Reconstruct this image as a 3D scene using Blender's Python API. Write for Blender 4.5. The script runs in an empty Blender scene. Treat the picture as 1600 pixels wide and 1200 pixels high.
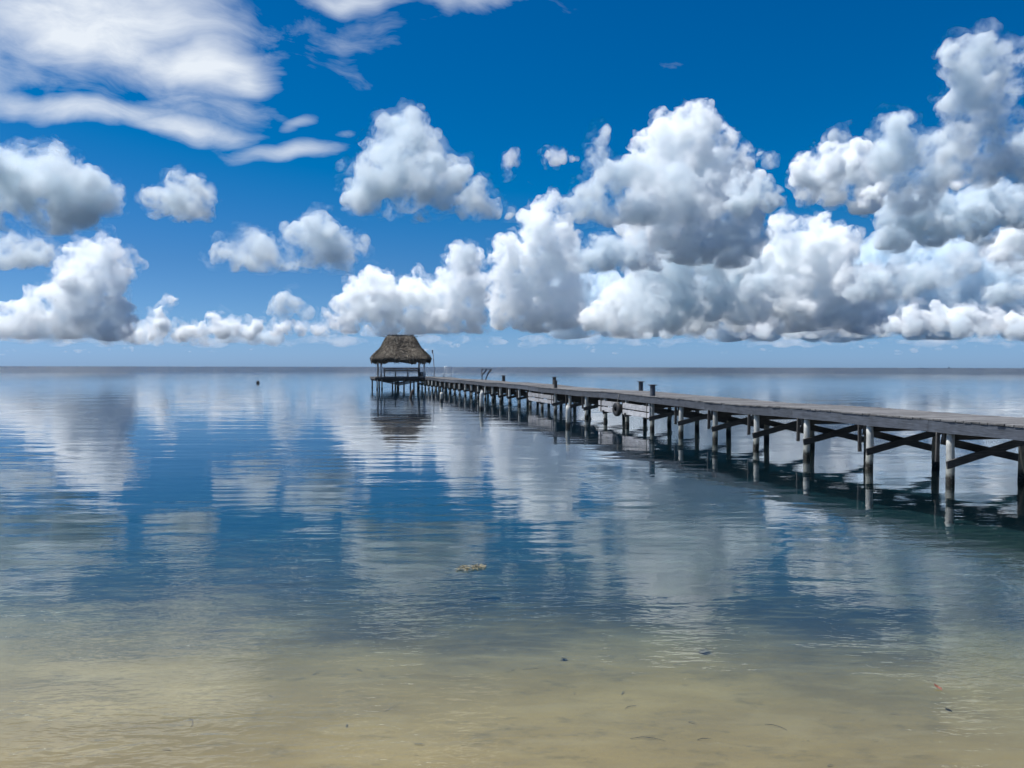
import bpy, bmesh, math, random
import numpy as np
from mathutils import Vector, Matrix

sc = bpy.context.scene
C = sc.collection
random.seed(7)

# ------------------------------------------------------------------ camera
F = 1202.0                      # focal length in pixels of the 1600 px wide photograph
EYE = 2.5                       # eye height above the water
cam_d = bpy.data.cameras.new('camera')
cam = bpy.data.objects.new('camera', cam_d)
C.objects.link(cam)
sc.camera = cam
cam_d.sensor_width = 36.0
cam_d.lens = 36.0 * F / 1600.0
cam_d.clip_start = 0.1
cam_d.clip_end = 250000.0
PITCH = math.atan2(600 - 573.6, F)
ROLL = math.atan2(3.0, 1600.0)
RM = Matrix.Rotation(math.pi / 2 - PITCH, 3, 'X') @ Matrix.Rotation(ROLL, 3, 'Z')
cam.location = (0, 0, EYE)
cam.rotation_euler = RM.to_euler()


def pdir(px, py):
    return RM @ Vector(((px - 800) / F, (600 - py) / F, -1.0))


def on_plane(px, py, z=0.0):
    d = pdir(px, py)
    return Vector((0, 0, EYE)) + d * ((z - EYE) / d.z)


# ------------------------------------------------------------------ sky and sun
SUN_EL, SUN_AZ = 66.0, -82.0      # degrees; azimuth from the view axis, negative to the left
w = bpy.data.worlds.new('World')
sc.world = w
w.use_nodes = True
wn, wl = w.node_tree.nodes, w.node_tree.links
bg = wn['Background']
sky = wn.new('ShaderNodeTexSky')
sky.sky_type = 'NISHITA'
sky.sun_disc = False
sky.sun_elevation = math.radians(SUN_EL)
sky.sun_rotation = math.radians(SUN_AZ)
sky.air_density = 1.0
sky.dust_density = 0.25
sky.ozone_density = 4.0
bg.inputs['Strength'].default_value = 0.07


def wnode(t, **kw):
    n = wn.new(t)
    for k, v in kw.items():
        setattr(n, k, v)
    return n


def wmath(op, a, b=None, clamp=False):
    n = wnode('ShaderNodeMath', operation=op, use_clamp=clamp)
    for i, x in enumerate((a, b)):
        if x is None:
            continue
        if isinstance(x, (int, float)):
            n.inputs[i].default_value = x
        else:
            wl.new(x, n.inputs[i])
    return n.outputs[0]


# deep tropical blue: the clear-sky radiance with stronger colour contrast
sep = wnode('ShaderNodeSeparateColor')
half = wnode('ShaderNodeVectorMath', operation='SCALE')
half.inputs['Scale'].default_value = 0.1
wl.new(sky.outputs[0], half.inputs[0])
wl.new(half.outputs[0], sep.inputs[0])
comb = wnode('ShaderNodeCombineColor')
r_, g_, b_ = sep.outputs
low = wmath('MAXIMUM', wmath('SUBTRACT', r_, 0.33), 0.0)
red = wmath('MAXIMUM', wmath('MULTIPLY', wmath('SUBTRACT', r_, 0.205), 0.62), 0.0)
green = wmath('ADD', wmath('MULTIPLY', wmath('POWER', g_, 1.12), 0.58), wmath('MULTIPLY', low, 0.3))
blue = wmath('ADD', wmath('MULTIPLY', b_, 0.88), wmath('MULTIPLY', low, 0.8))
for i, ch in enumerate((red, green, blue)):
    wl.new(wmath('MULTIPLY', ch, 10.0), comb.inputs[i])

# thin high ice cloud: streaked noise on a high plane, thicker in a few drifts
tc = wnode('ShaderNodeTexCoord')
sx = wnode('ShaderNodeSeparateXYZ')
wl.new(tc.outputs['Generated'], sx.inputs[0])
ycl = wmath('MAXIMUM', sx.outputs[1], 0.05)
gx, gz = wmath('DIVIDE', sx.outputs[0], ycl), wmath('DIVIDE', sx.outputs[2], ycl)
front = wnode('ShaderNodeCombineXYZ')
wl.new(gx, front.inputs[0])
wl.new(gz, front.inputs[1])


def wmap(vec, loc=(0, 0, 0), rot=0.0, scale=(1, 1, 1), kind='TEXTURE'):
    n = wnode('ShaderNodeMapping', vector_type=kind)
    n.inputs['Location'].default_value = loc
    n.inputs['Rotation'].default_value = (0, 0, rot)
    n.inputs['Scale'].default_value = scale
    wl.new(vec, n.inputs['Vector'])
    return n.outputs[0]


def wnoise(vec, scale, detail=6.0, rough=0.55, dist=0.0):
    n = wnode('ShaderNodeTexNoise')
    n.inputs['Scale'].default_value = scale
    n.inputs['Detail'].default_value = detail
    n.inputs['Roughness'].default_value = rough
    n.inputs['Distortion'].default_value = dist
    wl.new(vec, n.inputs['Vector'])
    return n.outputs[0]


warp = wnode('ShaderNodeTexNoise')
warp.inputs['Scale'].default_value = 5.0
warp.inputs['Detail'].default_value = 3.0
wl.new(front.outputs[0], warp.inputs['Vector'])
wsub = wnode('ShaderNodeVectorMath', operation='SUBTRACT')
wl.new(warp.outputs['Color'], wsub.inputs[0])
wsub.inputs[1].default_value = (0.5, 0.5, 0.5)
wscl = wnode('ShaderNodeVectorMath', operation='SCALE')
wl.new(wsub.outputs[0], wscl.inputs[0])
wscl.inputs['Scale'].default_value = 0.09
wadd = wnode('ShaderNodeVectorMath', operation='ADD')
wl.new(front.outputs[0], wadd.inputs[0])
wl.new(wscl.outputs[0], wadd.inputs[1])
warped = wadd.outputs[0]
fibre = wnoise(wmap(warped, rot=math.radians(-10), scale=(3.0, 1, 1)), 20.0, 5.0, 0.62, 0.35)
soft = wnoise(warped, 6.0, 3.0, 0.5)
# centre and half size as slopes from the view axis: across, up, half width, half height, tilt, strength
DRIFTS = [(140, 20, 320, 145, -8, 1.38), (310, 100, 155, 72, -12, 1.32), (385, 132, 72, 38, -5, 1.15), (-160, 60, 260, 150, 0, 1.2), (120, 178, 250, 32, -9, 1.05), (300, 215, 130, 24, -8, 0.95),
          (455, 250, 105, 18, 3, 0.95), (462, 207, 42, 18, 22, 0.75), (725, -2, 105, 52, -10, 1.15), (560, 2, 130, 22, -3, 0.9),
          (470, 60, 230, 90, -10, 0.22), (350, 170, 260, 60, -10, 0.45), (530, 222, 60, 16, 20, 0.5)]
total = None
for px_, py_, hw, hh, tilt, stg in DRIFTS:
    v = wmap(warped, ((px_ - 800) / F, (573.6 - py_) / F, 0), math.radians(tilt), (hw / F, hh / F, 1))
    ln = wnode('ShaderNodeVectorMath', operation='LENGTH')
    wl.new(v, ln.inputs[0])
    mr = wnode('ShaderNodeMapRange', interpolation_type='SMOOTHSTEP')
    wl.new(ln.outputs['Value'], mr.inputs['Value'])
    mr.inputs['From Min'].default_value = 1.35
    mr.inputs['From Max'].default_value = 0.0
    mr.inputs['To Max'].default_value = stg
    total = mr.outputs[0] if total is None else wmath('MAXIMUM', total, mr.outputs[0])
thick = wmath('ADD', wmath('MULTIPLY', total, 0.95), wmath('ADD', wmath('MULTIPLY', wmath('SUBTRACT', fibre, 0.5), 1.25), wmath('MULTIPLY', wmath('SUBTRACT', soft, 0.5), 1.3)))
thick = wmath('MULTIPLY', wmath('SUBTRACT', thick, 0.27), 0.98, clamp=True)
isfront = wmath('GREATER_THAN', sx.outputs[1], 0.06)
cirrus = wmath('MULTIPLY', wmath('MULTIPLY', thick, isfront), 0.95)
# the rest of the high sky carries the same thin cloud, spread evenly
up = wmath('MAXIMUM', sx.outputs[2], 0.05)
plane = wnode('ShaderNodeCombineXYZ')
wl.new(wmath('DIVIDE', sx.outputs[0], up), plane.inputs[0])
wl.new(wmath('DIVIDE', sx.outputs[1], up), plane.inputs[1])
over = wnoise(wmap(plane.outputs[0], scale=(2.2, 1, 1)), 0.9, 4.0, 0.6, 0.5)
mr = wnode('ShaderNodeMapRange', interpolation_type='SMOOTHSTEP')
wl.new(sx.outputs[2], mr.inputs['Value'])
mr.inputs['From Min'].default_value = 0.44
mr.inputs['From Max'].default_value = 0.6
overall = wmath('MULTIPLY', wmath('MULTIPLY', wmath('SUBTRACT', over, 0.48), 3.0, clamp=True), mr.outputs[0])
mixc = wnode('ShaderNodeMix', data_type='RGBA')
wl.new(wmath('MAXIMUM', cirrus, wmath('MULTIPLY', overall, 0.7)), mixc.inputs[0])
wl.new(comb.outputs[0], mixc.inputs[6])
mixc.inputs[7].default_value = (8.6, 9.2, 9.9, 1)
wl.new(mixc.outputs[2], bg.inputs['Color'])

sun_d = bpy.data.lights.new('sun', 'SUN')
sun_d.energy = 4.9
sun_d.angle = math.radians(0.5)
sun_d.color = (1.0, 0.975, 0.94)
sun = bpy.data.objects.new('sun', sun_d)
C.objects.link(sun)
ea, aa = math.radians(SUN_EL), math.radians(SUN_AZ)
sun.rotation_euler = Vector((math.sin(aa) * math.cos(ea), math.cos(aa) * math.cos(ea), math.sin(ea))).to_track_quat('Z', 'Y').to_euler()

vs = sc.view_settings
vs.view_transform = 'Standard'
vs.look = 'None'
vs.gamma = 1.0
vs.use_curve_mapping = False
vs.exposure = 0.5
sc.cycles.use_denoising = True
sc.cycles.max_bounces = 22
sc.cycles.volume_bounces = 20
sc.cycles.diffuse_bounces = 3
sc.cycles.glossy_bounces = 4
sc.cycles.volume_step_rate = 0.33
sc.cycles.volume_max_steps = 256
sc.cycles.use_adaptive_sampling = True
sc.cycles.adaptive_threshold = 0.04
sc.cycles.adaptive_min_samples = 16
sc.cycles.transparent_max_bounces = 24


# ------------------------------------------------------------------ helpers
def tag(o, label=None, cat=None, group=None, kind=None):
    if label:
        o['label'] = label
    if cat:
        o['category'] = cat
    if group:
        o['group'] = group
    if kind:
        o['kind'] = kind
    return o


def link(name, me, mat=None, parent=None, loc=(0, 0, 0), rot=(0, 0, 0), scale=(1, 1, 1)):
    o = bpy.data.objects.new(name, me)
    C.objects.link(o)
    if mat is not None and me is not None and len(me.materials) == 0:
        me.materials.append(mat)
    o.parent = parent
    o.location, o.rotation_euler, o.scale = loc, rot, scale
    return o


def mesh_of(bm, name, smooth=False):
    me = bpy.data.meshes.new(name)
    bm.normal_update()
    bm.to_mesh(me)
    bm.free()
    if smooth:
        for p in me.polygons:
            p.use_smooth = True
    return me


def box_mesh(name, dx, dy, dz, bevel=0.004, wob=0.0, seed=0):
    rnd = random.Random(seed)
    bm = bmesh.new()
    bmesh.ops.create_cube(bm, size=1.0)
    for v in bm.verts:
        v.co = Vector((v.co.x * dx + rnd.uniform(-wob, wob), v.co.y * dy + rnd.uniform(-wob, wob), v.co.z * dz + rnd.uniform(-wob, wob) * 0.5))
    if bevel:
        bmesh.ops.bevel(bm, geom=bm.edges[:], offset=bevel, segments=1, affect='EDGES')
    return mesh_of(bm, name)


def tube(bm, pts, radii, seg=10, cap=True):
    pts = [Vector(p) for p in pts]
    rings = []
    for i, p in enumerate(pts):
        t = (pts[min(i + 1, len(pts) - 1)] - pts[max(i - 1, 0)]).normalized()
        a = t.cross(Vector((0, 1, 0)) if abs(t.y) < 0.9 else Vector((1, 0, 0))).normalized()
        b = t.cross(a)
        rings.append([bm.verts.new(p + (a * math.cos(2 * math.pi * k / seg) + b * math.sin(2 * math.pi * k / seg)) * radii[i]) for k in range(seg)])
    for r0, r1 in zip(rings, rings[1:]):
        for k in range(seg):
            bm.faces.new((r0[k], r0[(k + 1) % seg], r1[(k + 1) % seg], r1[k]))
    if cap:
        bm.faces.new(rings[0][::-1])
        bm.faces.new(rings[-1])
    bmesh.ops.recalc_face_normals(bm, faces=bm.faces[:])
    return rings


def board(bm, p0, p1, wdt, thk, up=(0, 0, 1)):
    p0, p1 = Vector(p0), Vector(p1)
    t = (p1 - p0).normalized()
    s = t.cross(Vector(up)).normalized()
    n = s.cross(t)
    vs_ = [bm.verts.new(p + s * (a * thk / 2) + n * (b * wdt / 2)) for p in (p0, p1) for a, b in ((-1, -1), (1, -1), (1, 1), (-1, 1))]
    for q in ((0, 1, 2, 3), (7, 6, 5, 4), (0, 4, 5, 1), (1, 5, 6, 2), (2, 6, 7, 3), (3, 7, 4, 0)):
        bm.faces.new([vs_[i] for i in q])
    bmesh.ops.recalc_face_normals(bm, faces=bm.faces[:])


# ------------------------------------------------------------------ materials
class Mat:
    def __init__(self, name):
        self.m = bpy.data.materials.new(name)
        self.m.use_nodes = True
        self.n, self.l = self.m.node_tree.nodes, self.m.node_tree.links
        self.p = self.n['Principled BSDF']
        self.out = self.n['Material Output']

    def add(self, t, ins=None, **kw):
        nd = self.n.new(t)
        for k, v in kw.items():
            setattr(nd, k, v)
        for k, v in (ins or {}).items():
            if isinstance(v, bpy.types.NodeSocket):
                self.l.new(v, nd.inputs[k])
            else:
                nd.inputs[k].default_value = v
        return nd

    def math(self, op, a, b=0.0, clamp=False):
        return self.add('ShaderNodeMath', {0: a, 1: b}, operation=op, use_clamp=clamp).outputs[0]

    def noise(self, vec, scale, detail=4.0, rough=0.55, dist=0.0):
        return self.add('ShaderNodeTexNoise', {'Vector': vec, 'Scale': scale, 'Detail': detail, 'Roughness': rough, 'Distortion': dist}).outputs[0]

    def mapping(self, vec, scale=(1, 1, 1), rot=(0, 0, 0), loc=(0, 0, 0)):
        return self.add('ShaderNodeMapping', {'Vector': vec, 'Scale': scale, 'Rotation': rot, 'Location': loc}).outputs[0]

    def ramp(self, fac, stops):
        r = self.add('ShaderNodeValToRGB', {0: fac})
        e = r.color_ramp.elements
        while len(e) < len(stops):
            e.new(0.5)
        for x, (pos, col) in zip(e, stops):
            x.position, x.color = pos, (*col, 1)
        return r.outputs[0]

    def mix(self, fac, a, b, blend='MIX'):
        nd = self.add('ShaderNodeMix', data_type='RGBA', blend_type=blend)
        for i, v in ((0, fac), (6, a), (7, b)):
            if isinstance(v, bpy.types.NodeSocket):
                self.l.new(v, nd.inputs[i])
            else:
                nd.inputs[i].default_value = v if i == 0 else (*v, 1)
        return nd.outputs[2]

    def range(self, v, a, b, c=0.0, d=1.0, smooth=True):
        return self.add('ShaderNodeMapRange', {'Value': v, 'From Min': a, 'From Max': b, 'To Min': c, 'To Max': d}, interpolation_type='SMOOTHSTEP' if smooth else 'LINEAR').outputs[0]

    def bump(self, h, dist, strength=1.0):
        return self.add('ShaderNodeBump', {'Height': h, 'Distance': dist, 'Strength': strength}).outputs[0]

    def fin(self, col=None, rough=0.8, nrm=None):
        if col is not None:
            if isinstance(col, bpy.types.NodeSocket):
                self.l.new(col, self.p.inputs['Base Color'])
            else:
                self.p.inputs['Base Color'].default_value = (*col, 1)
        if isinstance(rough, bpy.types.NodeSocket):
            self.l.new(rough, self.p.inputs['Roughness'])
        else:
            self.p.inputs['Roughness'].default_value = rough
        if nrm is not None:
            self.l.new(nrm, self.p.inputs['Normal'])
        return self.m


def wood(name, dark, mid, light, axis=0, wet=False, rough=0.85):
    """weathered timber with grain along one local axis; wet adds the tide stain near the waterline"""
    M = Mat(name)
    tcn = M.add('ShaderNodeTexCoord')
    oi = M.add('ShaderNodeObjectInfo')
    off = M.add('ShaderNodeVectorMath', {0: tcn.outputs['Object']}, operation='ADD')
    cx = M.add('ShaderNodeCombineXYZ', {0: M.math('MULTIPLY', oi.outputs['Random'], 37.0), 1: M.math('MULTIPLY', oi.outputs['Random'], 91.0), 2: M.math('MULTIPLY', oi.outputs['Random'], 53.0)})
    M.l.new(cx.outputs[0], off.inputs[1])
    sc_ = [1.0, 1.0, 1.0]
    sc_[axis] = 0.06
    grain = M.noise(M.mapping(off.outputs[0], tuple(sc_)), 45.0, 6.0, 0.65, 0.6)
    blot = M.noise(off.outputs[0], 3.0, 5.0, 0.6)
    col = M.ramp(grain, [(0.3, dark), (0.52, mid), (0.78, light)])
    tone = M.range(oi.outputs['Random'], 0, 1, 0.68, 1.22, False)
    tn = M.math('MULTIPLY', tone, M.range(blot, 0.3, 0.7, 0.7, 1.2, False))
    col = M.mix(1.0, col, M.add('ShaderNodeCombineColor', {0: tn, 1: tn, 2: tn}).outputs[0], 'MULTIPLY')
    if wet:
        geo = M.add('ShaderNodeNewGeometry')
        z = M.add('ShaderNodeSeparateXYZ', {0: geo.outputs['Position']}).outputs[2]
        zz = M.math('ADD', z, M.math('MULTIPLY', M.math('SUBTRACT', M.noise(geo.outputs['Position'], 9.0), 0.5), 0.22))
        col = M.mix(M.math('MULTIPLY', M.range(zz, 0.75, 0.2), 0.4), col, (0.09, 0.1, 0.06))
        barn = M.noise(geo.outputs['Position'], 38.0, 2.0, 0.6)
        col = M.mix(M.range(zz, 0.24, 0.1), col, M.mix(M.range(barn, 0.55, 0.68), (0.014, 0.013, 0.01), (0.14, 0.135, 0.115)))
    nrm = M.bump(grain, 0.004, 0.6)
    return M.fin(col, rough, nrm)


M_deck = wood('weathered_deck_wood', (0.07, 0.07, 0.072), (0.135, 0.133, 0.131), (0.22, 0.216, 0.21), 0)
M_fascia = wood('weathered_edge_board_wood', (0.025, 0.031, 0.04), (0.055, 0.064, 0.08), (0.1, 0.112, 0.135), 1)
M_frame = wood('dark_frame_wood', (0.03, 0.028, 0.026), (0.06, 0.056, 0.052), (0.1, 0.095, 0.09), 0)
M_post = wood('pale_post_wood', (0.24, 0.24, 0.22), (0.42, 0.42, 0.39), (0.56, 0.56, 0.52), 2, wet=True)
M_backpost = wood('shaded_post_wood', (0.07, 0.068, 0.06), (0.13, 0.125, 0.115), (0.2, 0.195, 0.18), 2, wet=True)  # darker copy of the pale post wood: shade under the deck put into colour
M_fender = wood('pale_fender_board_wood', (0.22, 0.22, 0.23), (0.36, 0.36, 0.37), (0.5, 0.5, 0.5), 1)
M_hutpost = wood('whitewashed_post_wood', (0.3, 0.31, 0.31), (0.5, 0.51, 0.51), (0.62, 0.63, 0.62), 2)
M_bench = wood('dark_bench_wood', (0.025, 0.02, 0.017), (0.05, 0.04, 0.034), (0.09, 0.075, 0.065), 0)


# ------------------------------------------------------------------ ground under the water, and the water
def bed_z(x, y):
    d = y + 0.10 * x
    k = np.interp(d, [-60, -8, -2, 3.2, 4.6, 7, 10, 14, 20, 35, 80, 300, 2000, 70000],
                  [2.5, 1.2, 0.75, 0.0, -0.07, -0.2, -0.42, -0.72, -1.0, -1.5, -2.2, -4, -8, -12])
    return k


def rings_mesh(name, radii, seg, zf):
    vsx, fs = [(0.0, 0.0, float(zf(np.array(0.0), np.array(0.0))))], []
    for r in radii:
        for k in range(seg):
            a = 2 * math.pi * k / seg
            x, y = r * math.sin(a), r * math.cos(a)
            vsx.append((x, y, float(zf(x, y))))
    for k in range(seg):
        fs.append((0, 1 + (k + 1) % seg, 1 + k))
    for i in range(len(radii) - 1):
        a0, b0 = 1 + i * seg, 1 + (i + 1) * seg
        for k in range(seg):
            k2 = (k + 1) % seg
            fs.append((a0 + k, a0 + k2, b0 + k2, b0 + k))
    me = bpy.data.meshes.new(name)
    me.from_pydata(vsx, [], fs)
    return me, vsx, fs


near = list(np.arange(0.5, 30, 0.5)) + list(np.geomspace(30, 70000, 40))
me, _, _ = rings_mesh('seabed', near, 96, bed_z)
for p in me.polygons:
    p.use_smooth = True
M = Mat('wet_sand_and_seagrass')
geo = M.add('ShaderNodeNewGeometry')
pos = geo.outputs['Position']
sxyz = M.add('ShaderNodeSeparateXYZ', {0: pos})
fine = M.noise(pos, 60.0, 5.0, 0.7)
mott = M.noise(M.mapping(pos, (0.5, 1.2, 1)), 1.1, 6.0, 0.6)
speck = M.noise(M.mapping(pos, (1.0, 2.0, 1), (0, 0, 0.3)), 7.0, 3.0, 0.6)
sand = M.ramp(mott, [(0.3, (0.15, 0.112, 0.046)), (0.55, (0.205, 0.156, 0.066)), (0.75, (0.265, 0.205, 0.092))])
sand = M.mix(M.math('MULTIPLY', M.range(fine, 0.35, 0.7), 0.25), sand, (0.12, 0.1, 0.06))
sand = M.mix(M.math('MULTIPLY', M.range(speck, 0.66, 0.74), 0.55), sand, (0.06, 0.055, 0.035))
dist_ = M.math('ADD', M.math('ADD', sxyz.outputs[1], M.math('MULTIPLY', sxyz.outputs[0], 0.10)), M.math('MULTIPLY', M.math('SUBTRACT', M.noise(pos, 0.5, 5.0, 0.6), 0.5), 6.0))
weed = M.range(dist_, 5.8, 9.5)
weedcol = M.ramp(M.noise(pos, 2.0, 6.0, 0.65), [(0.35, (0.006, 0.008, 0.007)), (0.6, (0.013, 0.016, 0.013)), (0.75, (0.035, 0.036, 0.026))])
colr = M.mix(M.math('MULTIPLY', weed, 0.9), sand, weedcol)
wavy = M.noise(M.mapping(pos, (0.35, 1.0, 1), (0, 0, -0.12)), 5.0, 4.0, 0.6, 0.6)
colr = M.mix(M.math('MULTIPLY', M.range(wavy, 0.45, 0.7), 0.3), colr, (0.25, 0.205, 0.11))
blotch = M.noise(M.mapping(pos, (0.6, 1.2, 1)), 3.3, 5.0, 0.7)
colr = M.mix(M.math('MULTIPLY', M.range(blotch, 0.55, 0.72), 0.5), colr, (0.07, 0.06, 0.032))
hgt = M.math('ADD', M.math('ADD', M.math('MULTIPLY', mott, 1.0), M.math('MULTIPLY', wavy, 0.5)), M.math('MULTIPLY', fine, 0.15))
mat = M.fin(colr, 0.9, M.bump(hgt, 0.03, 0.7))
seabed = link('seabed', me, mat)
tag(seabed, kind='structure')

# water: closed body, flat top with fine ripple relief in the surface
wr = [1, 2, 4, 7, 10, 14, 20, 28, 40, 60, 90, 140, 220, 350, 600, 1000, 1800, 3500, 7000, 14000, 30000, 70000]
wm, wv, wf = rings_mesh('water', wr, 96, lambda x, y: 0.0)
n0 = len(wv)
last = 1 + (len(wr) - 1) * 96
low = [(wv[last + k][0], wv[last + k][1], -40.0) for k in range(96)]
wf2 = wf + [(last + k, last + (k + 1) % 96, n0 + (k + 1) % 96, n0 + k) for k in range(96)] + [tuple(n0 + k for k in range(96))]
wm = bpy.data.meshes.new('water')
wm.from_pydata(wv + low, [], wf2)
bm = bmesh.new()
bm.from_mesh(wm)
bmesh.ops.recalc_face_normals(bm, faces=bm.faces[:])
bm.to_mesh(wm)
bm.free()
M = Mat('clear_shallow_sea_water')
M.n.remove(M.p)
geo = M.add('ShaderNodeNewGeometry')
pos = geo.outputs['Position']
dlen = M.add('ShaderNodeVectorMath', {0: pos}, operation='LENGTH').outputs['Value']
swell = M.noise(M.mapping(pos, (0.22, 1.0, 1), (0, 0, 0.05)), 0.75, 2.0, 0.5, 0.2)
wavelet = M.noise(M.mapping(pos, (0.30, 1.0, 1), (0, 0, -0.16)), 1.9, 2.0, 0.5, 0.4)
ripple = M.noise(M.mapping(pos, (0.42, 1.0, 1), (0, 0, -0.22)), 8.5, 2.0, 0.5, 0.35)
calm = M.noise(M.mapping(pos, (0.4, 1.0, 1), (0, 0, -0.15)), 0.35, 3.0, 0.5)
patch = M.math('MULTIPLY', M.range(calm, 0.42, 0.62, 0.2, 1.0), M.math('ADD', M.range(dlen, 7.0, 26.0, 0.9, 0.45), M.range(dlen, 5.0, 11.0, 3.6, 0.0)))
farw = M.range(dlen, 60.0, 500.0, 1.0, 5.0)
h1 = M.math('MULTIPLY', M.math('MULTIPLY', swell, 0.015), farw)
h2 = M.math('MULTIPLY', M.math('MULTIPLY', wavelet, 0.0098), M.math('MULTIPLY', M.range(calm, 0.35, 0.65, 0.5, 1.0), M.range(dlen, 10.0, 22.0, 1.0, 0.65)))
h3 = M.math('MULTIPLY', M.math('MULTIPLY', ripple, 0.0028), patch)
finest = M.noise(M.mapping(pos, (0.45, 1.0, 1), (0, 0, -0.3)), 21.0, 1.0, 0.5, 0.4)
h3 = M.math('ADD', h3, M.math('MULTIPLY', M.math('MULTIPLY', finest, 0.0022), M.math('MULTIPLY', M.range(dlen, 6.0, 16.0, 1.0, 0.05), M.range(calm, 0.4, 0.6, 0.4, 1.0))))
hh_ = M.math('ADD', M.math('ADD', h1, h2), h3)
nrm = M.bump(hh_, 1.0, 1.0)
fres = M.add('ShaderNodeFresnel', {'IOR': 1.56, 'Normal': nrm})
offshore = M.range(dlen, 60.0, 420.0, 0.0, 1.0)
fac_ = M.math('MULTIPLY', fres.outputs[0], M.math('SUBTRACT', 1.0, M.math('MULTIPLY', offshore, 0.66)))
rgh = M.math('ADD', 0.02, M.math('MULTIPLY', offshore, 0.22))
glo = M.add('ShaderNodeBsdfAnisotropic' if hasattr(bpy.types, 'ShaderNodeBsdfAnisotropic') else 'ShaderNodeBsdfGlossy', {'Roughness': rgh, 'Normal': nrm, 'Color': (1, 1, 1, 1)})
tra = M.add('ShaderNodeBsdfTransparent', {'Color': (0.97, 0.985, 0.99, 1)})
mx = M.add('ShaderNodeMixShader', {0: fac_, 1: tra.outputs[0], 2: glo.outputs[0]})
M.l.new(mx.outputs[0], M.out.inputs['Surface'])
va = M.add('ShaderNodeVolumeAbsorption', {'Color': (0.35, 0.72, 0.85, 1), 'Density': 0.55})
vsc = M.add('ShaderNodeVolumeScatter', {'Color': (0.22, 0.78, 1.0, 1), 'Density': 0.009})
vad = M.add('ShaderNodeAddShader', {0: va.outputs[0], 1: vsc.outputs[0]})
M.l.new(vad.outputs[0], M.out.inputs['Volume'])
water = link('water', wm, M.m)
tag(water, kind='structure')


# ------------------------------------------------------------------ cumulus: real bodies of vapour, far out over the sea
def _hash(ix, iy, iz, seed):
    h = (ix * 374761393 + iy * 668265263 + iz * 2147483647 + seed * 1274126177) & 0x7fffffff
    h = ((h ^ (h >> 13)) * 1274126177) & 0x7fffffff
    return ((h ^ (h >> 16)) & 0xffff) / 65535.0


def vnoise(p, seed=0):
    i = np.floor(p).astype(np.int64)
    f = p - i
    u = f * f * f * (f * (f * 6 - 15) + 10)
    r = 0
    for dx in (0, 1):
        for dy in (0, 1):
            for dz in (0, 1):
                wg = (u[:, 0] if dx else 1 - u[:, 0]) * (u[:, 1] if dy else 1 - u[:, 1]) * (u[:, 2] if dz else 1 - u[:, 2])
                r = r + wg * _hash(i[:, 0] + dx, i[:, 1] + dy, i[:, 2] + dz, seed)
    return r * 2 - 1


def worley(p, seed=0):
    """round bumps with creases between them: distance to the nearest of one jittered point per cell"""
    i = np.floor(p).astype(np.int64)
    best = np.full(len(p), 9.0)
    for dx in (-1, 0, 1):
        for dy in (-1, 0, 1):
            for dz in (-1, 0, 1):
                c = i + np.array([dx, dy, dz])
                q = np.stack([_hash(c[:, 0], c[:, 1], c[:, 2], seed + 31 * a) for a in range(3)], 1)
                best = np.minimum(best, ((c + q - p) ** 2).sum(1))
    return np.sqrt(best)


def blob_group():
    g = bpy.data.node_groups.new('puffs_to_surface', 'GeometryNodeTree')
    g.interface.new_socket('Geometry', in_out='INPUT', socket_type='NodeSocketGeometry')
    s = g.interface.new_socket('Voxel', in_out='INPUT', socket_type='NodeSocketFloat')
    g.interface.new_socket('Geometry', in_out='OUTPUT', socket_type='NodeSocketGeometry')
    N, L = g.nodes, g.links
    gi, go = N.new('NodeGroupInput'), N.new('NodeGroupOutput')
    mp = N.new('GeometryNodeMeshToPoints')
    at = N.new('GeometryNodeInputNamedAttribute')
    at.data_type = 'FLOAT'
    at.inputs[0].default_value = 'rad'
    pv = N.new('GeometryNodePointsToVolume')
    pv.resolution_mode = 'VOXEL_SIZE'
    vm = N.new('GeometryNodeVolumeToMesh')
    L.new(gi.outputs[0], mp.inputs['Mesh'])
    L.new(at.outputs[0], mp.inputs['Radius'])
    L.new(mp.outputs[0], pv.inputs['Points'])
    L.new(at.outputs[0], pv.inputs['Radius'])
    L.new(gi.outputs[1], pv.inputs['Voxel Size'])
    L.new(pv.outputs[0], vm.inputs[0])
    L.new(vm.outputs[0], go.inputs[0])
    vm.inputs['Threshold'].default_value = 0.1
    return g, s.identifier


PUFF, VOX = blob_group()
VAPOUR = {}


def vapour(sigma, tint, grain, torn):
    """scattering vapour whose density is broken up by noise; torn 0..1 sets how much of it is worn away"""
    key = (round(sigma, 6), tint, grain, torn)
    if key not in VAPOUR:
        M = Mat('cloud_vapour')
        M.n.remove(M.p)
        geo = M.add('ShaderNodeNewGeometry')
        nz = M.noise(geo.outputs['Position'], grain, 6.0, 0.68, 0.25)
        lo = 0.36 + 0.16 * torn
        dn = M.range(nz, lo, lo + 0.22, 0.0, sigma * (2.2 + 2.0 * torn), False)
        v = M.add('ShaderNodeVolumeScatter', {'Color': (*tint, 1), 'Density': dn, 'Anisotropy': 0.0})
        ab = M.add('ShaderNodeVolumeAbsorption', {'Color': (*tint, 1), 'Density': dn})
        ad = M.add('ShaderNodeAddShader', {0: v.outputs[0], 1: ab.outputs[0]})
        M.l.new(ad.outputs[0], M.out.inputs['Volume'])
        VAPOUR[key] = M.m
    return VAPOUR[key]


def evaluated(me, setup):
    o = bpy.data.objects.new('puffs', me)
    C.objects.link(o)
    setup(o)
    em = bpy.data.meshes.new_from_object(o.evaluated_get(bpy.context.evaluated_depsgraph_get()))
    bpy.data.objects.remove(o)
    bpy.data.meshes.remove(me)
    return em


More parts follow.
